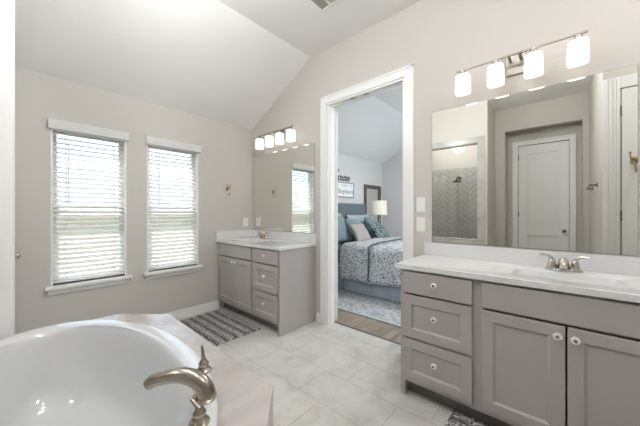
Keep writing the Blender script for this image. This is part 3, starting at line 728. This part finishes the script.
# vanity light bars
def light_bar(xc, label, z=2.294):
    t = thing('vanity_light', label, 'light fixture', (xc, YB, 2.20), 'four shade vanity lights')
    L = t.location
    b = MB().box(-0.06, 0.06, -0.022, -0.001, 0.0, 0.14); b.build('backplate', 'fixture_nickel', t, bevel=0.004, local=True)
    b = MB().tube([(-0.03, -0.02, z-L.z), (-0.03, -0.122, z-L.z)], 0.009, 10).tube([(0.03, -0.02, z-L.z), (0.03, -0.122, z-L.z)], 0.009, 10); b.build('arm', 'fixture_nickel', t, smooth=True, local=True)
    b = MB().box(-0.35, 0.35, -0.130, -0.116, z-L.z-0.0065, z-L.z+0.0065); b.build('bar', 'fixture_nickel', t, bevel=0.003, local=True)
    for k in range(4):
        x = -0.3075+0.205*k
        M_ = Matrix.Translation((x, -0.123, z-L.z))
        b = MB().lathe([(0.017, -0.008), (0.017, -0.022), (0.027, -0.026), (0.027, -0.040)], 18, M_); b.build('socket', 'fixture_nickel', t, smooth=True, local=True)
        # square shade with rounded corners, open below
        b = MB(); prof = [(0.030, -0.041), (0.041, -0.043), (0.046, -0.052), (0.0475, -0.10), (0.0490, -0.163), (0.0480, -0.170), (0.045, -0.170), (0.042, -0.10), (0.040, -0.055), (0.028, -0.0475)]
        vs = []; fs = []; S = 28
        for r_, zz in prof:
            for q in range(S):
                a = 2*PI*q/S; c, s = math.cos(a), math.sin(a); kk = (abs(c)**3.4+abs(s)**3.4)**(-1/3.4)
                vs.append(M_ @ Vector((r_*kk*c, r_*kk*s, zz)))
        for i in range(len(prof)-1):
            for q in range(S): fs.append((i*S+q, i*S+(q+1) % S, (i+1)*S+(q+1) % S, (i+1)*S+q))
        fs.append(list(range(S))); fs.append([(len(prof)-1)*S+q for q in range(S)])
        b.add(vs, fs); b.build('lamp_shade', 'shade_glow', t, smooth=True, local=True)
    return t
l1 = light_bar(-0.240, 'lit four shade light bar above the big near mirror')
l2 = copy_tree(l1); l2.location.x = -2.722; l2.location.z = 2.175; l2['label'] = 'lit four shade light bar above the far corner mirror'

# switch plates, outlet plate
def plate(name, label, cat, M_, rocker=True, group=None):
    t = thing(name, label, cat, M_.translation, group)
    t.rotation_euler = M_.to_euler()
    MB().box(-0.038, 0.038, -0.006, -0.0005, -0.062, 0.062).build('cover_plate', 'plastic_white', t, bevel=0.002, local=True)
    if rocker: MB().box(-0.0165, 0.0165, -0.010, -0.0061, -0.033, 0.033).build('rocker', 'plastic_white', t, bevel=0.002, local=True)
    else:
        for z in (-0.02, 0.02):
            s = MB().lathe([(0.0155, 0.006), (0.0155, 0.0085), (0.014, 0.009)], 18, Matrix.Translation((0, 0, z)) @ Matrix.Rotation(R(90), 4, 'X')).build('socket', 'plastic_white', t, smooth=True, local=True)
            b = MB()
            for x in (-0.005, 0.005): b.box(x-0.001, x+0.001, -0.0096, -0.0091, z-0.004, z+0.005)
            b.build('slot', 'dark_gap', s, local=True)
plate('light_switch', 'white rocker switch, the upper one right of the bedroom door', 'light switch', Matrix.Translation((-0.905, YB, 1.316)), True, 'switches by the door')
plate('light_switch', 'white rocker switch, the lower one right of the bedroom door', 'light switch', Matrix.Translation((-0.905, YB, 1.147)), True, 'switches by the door')
plate('wall_outlet', 'white outlet plate above the far vanity side splash', 'outlet', Matrix.Translation((XA, 2.205, 1.11)) @ Matrix.Rotation(R(90), 4, 'Z'), False)

# robe hooks
def robe_hook(loc, rz, label, s=1.0):
    t = thing('robe_hook', label, 'hook', loc, 'antique brass robe hooks'); t.rotation_euler = (0, 0, rz); t.scale = (s, s, s)
    b = MB().lathe([(0.020, 0.0008), (0.020, 0.005), (0.013, 0.010), (0.010, 0.018)], 16, Matrix.Diagonal((1, 1, 1.5, 1)) @ Matrix.Rotation(R(90), 4, 'X')); b.build('rosette', 'brass_antique', t, smooth=True, local=True)
    for sx in (-1, 1):
        pa = smooth_path([(0, -0.014, 0.0), (sx*0.016, -0.034, 0.002), (sx*0.024, -0.048, 0.022), (sx*0.026, -0.050, 0.048)], 5); n = len(pa)
        b = MB().tube(pa, [0.0052-0.0015*i/(n-1) for i in range(n)], 10).ball(pa[-1], 0.0075, 10, 6); b.build('prong', 'brass_antique', t, smooth=True, local=True)
    pa = smooth_path([(0, -0.012, 0.0), (0, -0.020, -0.035), (0, -0.026, -0.066), (0, -0.042, -0.086), (0, -0.060, -0.074), (0, -0.058, -0.058)], 5)
    b = MB().tube(pa, 0.005, 10).ball(pa[-1], 0.0065, 10, 6); b.build('lower_hook', 'brass_antique', t, smooth=True, local=True)
    return t
robe_hook((XA, 1.925, 1.565), R(90), 'small brass robe hook on the wall beside the far vanity', 0.95)
robe_hook((0.505, 0.751, 1.74), R(180), 'large brass robe hook on the white door seen in the mirror', 1.35)
# towel bar on the hall wall, seen in the mirror
tb = thing('towel_bar', 'nickel towel bar on the hall wall seen in the near mirror', 'towel bar', (0.30, -0.08, 1.56))
MB().tube([(0.235, -0.42, 1.56), (0.235, 0.26, 1.56)], 0.009, 12).build('rail', 'brushed_nickel', tb, smooth=True)
for y in (-0.39, 0.23):
    b = MB().lathe([(0.025, 0.0005), (0.025, 0.008), (0.012, 0.014), (0.012, 0.062)], 16, Matrix.Translation((0.30, y, 1.56)) @ Matrix.Rotation(R(-90), 4, 'Y'))
    b.build('post', 'brushed_nickel', tb, smooth=True)

# bath mats
def bath_mat(x0, x1, y0, y1, label):
    cx, cy = (x0+x1)/2, (y0+y1)/2
    b = MB(); nx, ny = 60, 36; top = []
    for j in range(ny+1):
        for i in range(nx+1):
            x = x0+(x1-x0)*i/nx; y = y0+(y1-y0)*j/ny
            e = min(i, nx-i, j, ny-j); h = 0.014 if e > 1 else (0.011 if e == 1 else 0.003)
            top.append((x-cx, y-cy, h+0.0022*noise.noise(Vector((x*60, y*60, 0))) if e else h))
    b.add(top, [(j*(nx+1)+i, j*(nx+1)+i+1, (j+1)*(nx+1)+i+1, (j+1)*(nx+1)+i) for j in range(ny) for i in range(nx)])
    b.box(-(x1-x0)/2, (x1-x0)/2, -(y1-y0)/2, (y1-y0)/2, 0.0003, 0.003)
    o = b.build('bath_mat', 'bath_mat_pile', None, smooth=True); o.location = (cx, cy, 0.0008)
    tag(o, label, 'bath mat', 'striped bath mats'); return o
bath_mat(-3.285, -2.412, 1.255, 1.775, 'striped charcoal bath mat in front of the far corner vanity')
bath_mat(-0.515, 0.36, 1.33, 1.855, 'striped charcoal bath mat at the foot of the near vanity')

# ceiling register
vt = thing('ceiling_vent', 'square beige air vent in the flat ceiling', 'vent', (-1.48, 1.70, FLAT))
b = MB(); vx0, vx1, vy0, vy1 = -1.615, -1.395, 1.58, 1.845
for q in ((vx0, vx1, vy0, vy0+0.012), (vx0, vx1, vy1-0.012, vy1), (vx0, vx0+0.012, vy0+0.012, vy1-0.012), (vx1-0.012, vx1, vy0+0.012, vy1-0.012)): b.box(*q, FLAT-0.010, FLAT-0.0005)
b.box(-1.513, -1.500, vy0, vy1, FLAT-0.009, FLAT-0.0005)
b.build('grille_frame', 'trim_white', vt, bevel=0.002)
MB().box(vx0+0.01, vx1-0.01, vy0+0.01, vy1-0.01, FLAT-0.0028, FLAT-0.0008).build('duct_face', 'vent_dark', vt)
b = MB(); xm = -1.5065
for k in range(7):
    x = vx0+0.012+k*0.0128
    b.add([(x, vy0+0.012, FLAT-0.0045), (x+0.0135, vy0+0.012, FLAT-0.0085), (x+0.0135, vy1-0.012, FLAT-0.0085), (x, vy1-0.012, FLAT-0.0045)], [(0, 1, 2, 3)])
for k in range(12):
    y = vy0+0.016+k*0.0205
    b.add([(xm+0.007, y, FLAT-0.0035), (xm+0.007, y+0.009, FLAT-0.0085), (vx1-0.012, y+0.009, FLAT-0.0085), (vx1-0.012, y, FLAT-0.0035)], [(0, 1, 2, 3)])
b.build('louvers', 'vent_beige', vt)

# fill lamps added out of frame: bathroom globes, domes in shower and bedroom
def dome(x, y, z, r, watts, label, color=(0.955, 0.98, 1.0)):
    t = thing('dome_fill_light', label, 'fill light', (x, y, z), 'added flush fill lights')
    MB().lathe([(r*1.04, -0.001), (r*1.06, -0.012), (r*1.04, -0.024)], 32).build('rim', 'brushed_nickel', t, smooth=True, local=True)
    MB().lathe([(r, -0.024), (r*0.96, -0.045), (r*0.8, -0.062), (r*0.5, -0.073), (0.01, -0.078)], 32).build('diffuser', 'dome_glow', t, smooth=True, local=True)
    area('fill_lamp', (0, 0, -0.083), (0, 0, 0), r*1.8, watts, color, parent=t)
def globe(x, y, label, r=0.14, drop=0.0):
    t = thing('globe_fill_light', label, 'fill light', (x, y, FLAT), 'added globe fill lights')
    MB().lathe([(0.065, -0.001), (0.065, -0.02), (0.012, -0.028), (0.012, -0.10-drop), (0.045, -0.11-drop), (0.05, -0.135-drop)], 24).build('canopy', 'nickel', t, smooth=True, local=True)
    MB().ball((0, 0, -0.13-drop-r), r, 24, 14).build('glass_globe', 'globe_glow', t, smooth=True, local=True, angle=80)
globe(-1.62, 0.60, 'glowing globe fill light added above the bathtub', 0.118, 0.22)
globe(0.85, 1.45, 'glowing globe fill light added in front of the entry door', 0.10)
globe(-0.10, 0.70, 'glowing globe fill light added in front of the near vanity', 0.088)
globe(-0.85, 0.62, 'glowing globe fill light added in the middle of the bathroom', 0.105)
dome(-1.65, -1.02, FLAT, 0.12, FILL_SHOWER, 'small flush fill light added in the shower')
dome(-1.2, 4.3, FLAT, 0.25, FILL_BEDROOM, 'flush dome fill light added over the bed', (1, 0.98, 0.96))

# ------------------------------------------------------------------ shower seen in the near mirror
b = MB(); b.box(-2.479, -1.021, -1.499, -1.49, 0, 2.16); b.box(-2.479, -2.47, -1.49, TBY-0.13, 0, 2.16); b.box(-1.03, -1.021, -1.49, TBY-0.13, 0, 2.16)
struct(b.build('trim_9', 'shower_chevron'))
b = MB(); x0, x1, z0, z1 = SH
for a, e, p, q in ((x0-0.10, x0, z0-0.02, z1+0.10), (x1, x1+0.10, z0-0.02, z1+0.10), (x0, x1, z1, z1+0.10)): b.box(a, e, TBY, TBY+0.012, p, q)
b.box(x0, x0+0.008, TBY-0.12, TBY, z0, z1); b.box(x1-0.008, x1, TBY-0.12, TBY, z0, z1); b.box(x0, x1, TBY-0.12, TBY, z1-0.008, z1)
b.box(x0-0.1, x1+0.1, TBY-0.12, TBY+0.014, z0-0.015, z0+0.008)
struct(b.build('trim_10', 'shower_trim_tile', bevel=0.001))
MB_ = MB().box(x0+0.009, x1-0.009, TBY-0.06, TBY-0.052, z0+0.009, z1-0.009).build('shower_glass', 'shower_glass')
tag(MB_, 'clear glass panel of the shower seen in the near mirror', 'glass panel')
sh = thing('rain_shower', 'dark round shower head seen through the shower glass in the mirror', 'shower head', (-1.58, -1.49, 1.95))
MB().lathe([(0.03, 0), (0.03, 0.008), (0.012, 0.012)], 16, Matrix.Translation((-1.58, -1.489, 1.95)) @ Matrix.Rotation(R(-90), 4, 'X')).build('flange', 'dark_bronze', sh, smooth=True)
MB().tube(smooth_path([(-1.58, -1.48, 1.95), (-1.58, -1.40, 1.97), (-1.58, -1.30, 1.95), (-1.58, -1.25, 1.90)], 5), 0.011, 10).build('arm', 'dark_bronze', sh, smooth=True)
MB().lathe([(0.015, 0.05), (0.02, 0.02), (0.08, 0.008), (0.082, -0.008), (0.07, -0.012)], 24, Matrix.Translation((-1.58, -1.25, 1.86))).build('head', 'dark_bronze', sh, smooth=True)

# ------------------------------------------------------------------ bedroom
BY0, BY1, BX0, BX1 = 3.50, 5.15, -3.24, -1.18
bed = thing('bed', 'wide bed with blue skirt and floral comforter seen through the doorway', 'bed', (-2.2, 4.43, 0))
MB().box(XA+0.022, BX0-0.002, BY0-0.03, BY1+0.03, 0.05, 1.435).build('headboard', 'headboard_fabric', bed, bevel=0.03, seg=4)
MB().box(BX0, BX1, BY0+0.01, BY1-0.01, 0.18, 0.42).build('box_spring', 'box_spring', bed, bevel=0.03)
MB().box(BX0, BX1, BY0, BY1, 0.42, 0.695).build('mattress', 'slate_sheet', bed, bevel=0.06, seg=4)
# skirt: gathered cloth hanging to the floor on both long sides and the foot
b = MB()
def skirt(p0, p1, nrm, n):
    vs = []
    for i in range(n+1):
        t = i/n; p = Vector(p0).lerp(Vector(p1), t)
        wv = 0.006*math.sin(t*n*0.55)+0.004*noise.noise(Vector((t*30, 3, 1)))
        kick = 0.03 if abs(t-0.31) < 0.006 else 0
        for z, k in ((0.40, 0.2), (0.28, 0.6), (0.15, 0.9), (0.025, 1.2)): vs.append(p+Vector(nrm)*(wv*k+0.012*k-kick*k)+Vector((0, 0, z)))
    b.add(vs, [(4*i+j, 4*i+4+j, 4*i+5+j, 4*i+1+j) for i in range(n) for j in range(3)])
skirt((BX0, BY0, 0), (BX1, BY0, 0), (0, -1, 0), 160); skirt((BX0, BY1, 0), (BX1, BY1, 0), (0, 1, 0), 60); skirt((BX1, BY0, 0), (BX1, BY1, 0), (1, 0, 0), 90)
b.build('bed_skirt', 'skirt_blue', bed, smooth=True)
# comforter: lies on the mattress, hangs over the near side, far side and foot
def drape(name, xh, xf, zt, drop, out, m, foot=True, seed=0.0, thick=0.035):
    cols = 44; b = MB()
    prof = []      # (y, z) from the near hem over the top to the far hem
    y0, y1 = BY0-out, BY1+out; r = 0.10
    for k in range(9): prof.append((y0-0.012+0.012*k/8, drop+(zt-r-drop)*k/8))
    for k in range(1, 7): a = R(15*k); prof.append((y0+r-r*math.cos(a), zt-r+r*math.sin(a)))
    for k in range(1, 18): prof.append((y0+r+(y1-y0-2*r)*k/18, zt))
    for k in range(0, 7): a = R(90-15*k); prof.append((y1-r+r*math.cos(a), zt-r+r*math.sin(a)))
    for k in range(1, 9): prof.append((y1, zt-r-(zt-r-drop)*k/8))
    vs = []; npf = len(prof)
    for i in range(cols+1):
        t = i/cols; x = xh+(xf-xh)*t
        for (y, z) in prof:
            side = (zt-z)/max(0.01, zt-drop)
            w_ = 0.022*noise.noise(Vector((x*3.1, y*2.1+z*2.7, seed))) + 0.010*noise.noise(Vector((x*8, y*5+z*3, seed+4)))
            dy = (-1 if y < 4.4 else 1)*(0.018*math.sin(x*9+seed)+w_*1.0)*side
            hem = 0.03*math.sin(x*4.3+1.0+seed)*max(0, side-0.6)
            round_ = 0.05*max(0, 1-t*14)**2*(1-0.3*side)
            vs.append((x+0.02*side*math.sin(z*7), y+dy, z+w_*(1-side)*1.1+hem-round_))
    b.add(vs, [(i*npf+j, (i+1)*npf+j, (i+1)*npf+j+1, i*npf+j+1) for i in range(cols) for j in range(npf-1)])
    if foot:
        n0 = len(b.v)-npf; top = [b.v[n0+j].copy() for j in range(npf)]
    o = b.build(name, m, bed, smooth=True, angle=80)
    so = o.modifiers.new('thick', 'SOLIDIFY'); so.thickness = thick; so.offset = -1
    return o
cf = drape('comforter', -2.13, BX1-0.03, 0.745, 0.235, 0.050, 'comforter_floral', seed=0.4)
fold = drape('folded_comforter', -2.63, -2.10, 0.765, 0.225, 0.062, 'comforter_floral', seed=1.7, thick=0.045)
# dark piped edge of the fold, hanging down the near side
hem = [(-2.098, BY0-0.085, 0.25), (-2.098, BY0-0.085, 0.45), (-2.098, BY0-0.072, 0.66), (-2.098, BY0-0.01, 0.765), (-2.098, 4.0, 0.785), (-2.098, 4.6, 0.785)]
MB().tube(smooth_path(hem, 8), 0.011, 8).build('piping', 'pattern_dark', fold, smooth=True)

def cushion(name, label, cat, loc, size, rot, m, group, depth=0.16, trim=None):
    """square cushion: w wide, h tall, standing on its lower edge and leaning back; local x = width, z = height"""
    w_, h_ = size; n = 22; b = MB()
    for side in (-1, 1):
        vs = []
        for j in range(n+1):
            for i in range(n+1):
                u, v = 2*i/n-1, 2*j/n-1
                pinch = 1-0.07*(1-(abs(v))**2)*(abs(u)**6) ; pinch2 = 1-0.07*(1-abs(u)**2)*(abs(v)**6)
                bul = ((1-u*u)*(1-v*v))**0.42
                wr = 0.008*noise.noise(Vector((u*3+loc[0]*7, v*3+loc[1]*5, side)))
                vs.append((u*w_/2*pinch, side*(depth/2*bul)+wr*bul, h_/2+v*h_/2*pinch2))
        b.add(vs, [(j*(n+1)+i, j*(n+1)+i+1, (j+1)*(n+1)+i+1, (j+1)*(n+1)+i) for j in range(n) for i in range(n)])
    o = b.build(name, m, None, smooth=True, angle=180); o.location = loc; o.rotation_euler = rot
    tag(o, label, cat, group); return o
ZM = 0.735
PG = 'pillows on the bed'
lean = lambda deg, yaw: (R(deg), 0, R(yaw))
# cushions face +x (towards the foot): local y axis turned to -x ; lean back towards the headboard
def bed_cushion(label, x, y, w_, h_, leandeg, m, yaw=0, depth=0.16, z=ZM, name='pillow'):
    o = cushion(name, label, 'pillow', (x, y, z), (w_, h_), (0, 0, 0), m, PG, depth)
    o.rotation_mode = 'XYZ'
    M_ = Matrix.Rotation(R(90+yaw), 4, 'Z') @ Matrix.Rotation(R(-leandeg), 4, 'X')
    o.rotation_euler = M_.to_euler(); return o
bed_cushion('pale grey blue sham against the left of the headboard', -3.08, 3.92, 0.66, 0.52, 16, 'sham_grey', depth=0.14)
bed_cushion('pale grey blue sham against the headboard, behind the small teal pillows', -3.08, 4.80, 0.80, 0.49, 16, 'sham_grey', depth=0.14)
bed_cushion('big teal velvet pillow at the near side of the bed', -2.84, 3.74, 0.50, 0.50, 24, 'teal_velvet', yaw=-6)
bed_cushion('teal velvet pillow in the middle, behind the taupe pillow', -2.86, 4.30, 0.46, 0.43, 22, 'teal_velvet')
bed_cushion('teal velvet pillow at the far end of the row, near the lamp', -2.86, 4.98, 0.46, 0.46, 22, 'teal_velvet', yaw=5)
bed_cushion('small taupe pillow in front of the teal pillows', -2.58, 4.10, 0.44, 0.36, 32, 'taupe_fabric', depth=0.13)
bed_cushion('dark floral pillow in front, right of the taupe pillow', -2.54, 4.74, 0.54, 0.40, 36, 'pillow_floral', yaw=8, depth=0.14)

# area rug under the bed
b = MB().box(-3.0, -0.5, 2.83, 5.9, 0.0005, 0.011); b.cur = 1
b.box(-3.02, -0.48, 2.80, 2.832, 0.0005, 0.012); b.box(-3.02, -0.48, 5.898, 5.93, 0.0005, 0.012)
o = b.build('area_rug', ['rug_pattern', 'sham_grey']); tag(o, 'pale grey patterned area rug under the bed', 'rug')

# nightstand, table lamp
ns = thing('nightstand', 'small brown nightstand beyond the bed under the lamp', 'nightstand', (-3.1, 5.43, 0.012))
MB().box(-3.33, -2.90, 5.255, 5.62, 0.12, 0.66).build('body', 'night_wood', ns, bevel=0.004)
MB().box(-3.328, -2.88, 5.24, 5.635, 0.66, 0.69).build('top', 'night_wood', ns, bevel=0.004)
for z in (0.17, 0.42):
    dr = MB().box(-2.899, -2.885, 5.27, 5.605, z, z+0.22).build('drawer', 'night_wood', ns, bevel=0.003)
    MB().ball((-2.872, 5.437, z+0.11), 0.013, 12, 8).build('knob', 'lamp_metal', dr, smooth=True)
for x in (-3.31, -2.92):
    for y in (5.275, 5.60): MB().box(x-0.018, x+0.018, y-0.018, y+0.018, 0.012, 0.12).build('leg', 'night_wood', ns)
lp = thing('table_lamp', 'table lamp with cream drum shade on the nightstand', 'lamp', (-3.05, 5.42, 0.691))
MB().lathe([(0.07, 0), (0.07, 0.015), (0.03, 0.03), (0.02, 0.07), (0.045, 0.13), (0.05, 0.19), (0.03, 0.27), (0.018, 0.33), (0.03, 0.37), (0.018, 0.41), (0.009, 0.43), (0.009, 0.56)], 20).build('base', 'lamp_metal', lp, smooth=True, local=True)
b = MB(); S = 32; vs = []; fs = []
for r_, z in ((0.175, 0.505), (0.165, 0.815), (0.162, 0.815), (0.172, 0.505)):
    for k in range(S): a = 2*PI*k/S; vs.append((r_*math.cos(a), r_*math.sin(a), z))
for i in range(4):
    for k in range(S): fs.append((i*S+k, i*S+(k+1) % S, ((i+1) % 4)*S+(k+1) % S, ((i+1) % 4)*S+k))
b.add(vs, fs); b.build('lamp_shade', 'lamp_fabric', lp, smooth=True, local=True)

# framed mirror on the bedroom wall
fm = thing('framed_mirror', 'dark wood framed mirror on the bedroom wall behind the lamp', 'mirror', (XA, 5.72, 0.45))
b = MB(); y0, y1, z0, z1 = 5.30, 6.02, 0.45, 1.885
for a, e, p, q in ((y0, y0+0.085, z0, z1), (y1-0.085, y1, z0, z1), (y0+0.085, y1-0.085, z0, z0+0.085), (y0+0.085, y1-0.085, z1-0.085, z1)):
    b.box(XA+0.002, XA+0.03, a, e, p, q)
for a, e, p, q in ((y0, y0+0.03, z0, z1), (y1-0.03, y1, z0, z1), (y0, y1, z0, z0+0.03), (y0, y1, z1-0.03, z1)): b.box(XA+0.03, XA+0.042, a, e, p, q)
b.build('frame', 'dark_wood', fm, bevel=0.003)
MB().box(XA+0.006, XA+0.012, y0+0.08, y1-0.08, z0+0.08, z1-0.08).build('mirror_glass', 'mirror', fm)

# wall sign and painted word over the headboard
def text_obj(name, s, size, loc, m, parent=None, shear=0.0, ext=0.002, align='RIGHT', bold=0.0):
    cu = bpy.data.curves.new(name, 'FONT'); cu.body = s; cu.size = size; cu.extrude = ext; cu.shear = shear; cu.align_x = align; cu.offset = bold
    tmp = bpy.data.objects.new(name+'_curve', cu); C.objects.link(tmp)
    dg = bpy.context.evaluated_depsgraph_get(); me = bpy.data.meshes.new_from_object(tmp.evaluated_get(dg))
    bpy.data.objects.remove(tmp); me.materials.clear(); me.materials.append(MATS[m]); me.name = name
    o = bpy.data.objects.new(name, me); C.objects.link(o)
    o.rotation_euler = (R(90), 0, R(90)); o.location = Vector(loc)-(world_of(parent) if parent else Vector((0, 0, 0)))
    if parent: o.parent = parent
    return o
sg = thing('wall_sign', 'white framed lettered sign on the wall above the headboard', 'sign', (XA, 4.43, 1.55))
sy0, sy1, sz0, sz1 = 3.98, 4.885, 1.555, 1.872
MB().box(XA+0.001, XA+0.014, sy0+0.01, sy1-0.01, sz0+0.01, sz1-0.01).build('panel', 'sign_white', sg)
b = MB()
for a, e, p, q in ((sy0, sy0+0.022, sz0, sz1), (sy1-0.022, sy1, sz0, sz1), (sy0, sy1, sz0, sz0+0.022), (sy0, sy1, sz1-0.022, sz1)): b.box(XA+0.001, XA+0.024, a, e, p, q)
b.build('frame', 'sign_frame', sg, bevel=0.002)
for wd_, wy in (('IS', 4.80), ('LORD', 4.66), ('THE', 4.36)): text_obj('lettering', wd_, 0.075, (XA+0.015, wy, 1.775), 'sign_pale', sg)
text_obj('large_lettering', 'my Shepherd', 0.145, (XA+0.015, 4.845, 1.635), 'sign_grey', sg, shear=0.35)
w1 = text_obj('wall_lettering', 'house', 0.215, (XA+0.004, 4.74, 1.90), 'black_paint', None, shear=0.25, ext=0.003, bold=0.003)
tag(w1, 'black script word on the wall just above the white sign', 'wall lettering')
w2 = text_obj('wall_lettering', 'this', 0.13, (XA+0.004, 4.36, 2.06), 'black_paint', None, shear=0.25, ext=0.003, bold=0.006)
tag(w2, 'small black word at the top of the wall lettering', 'wall lettering')
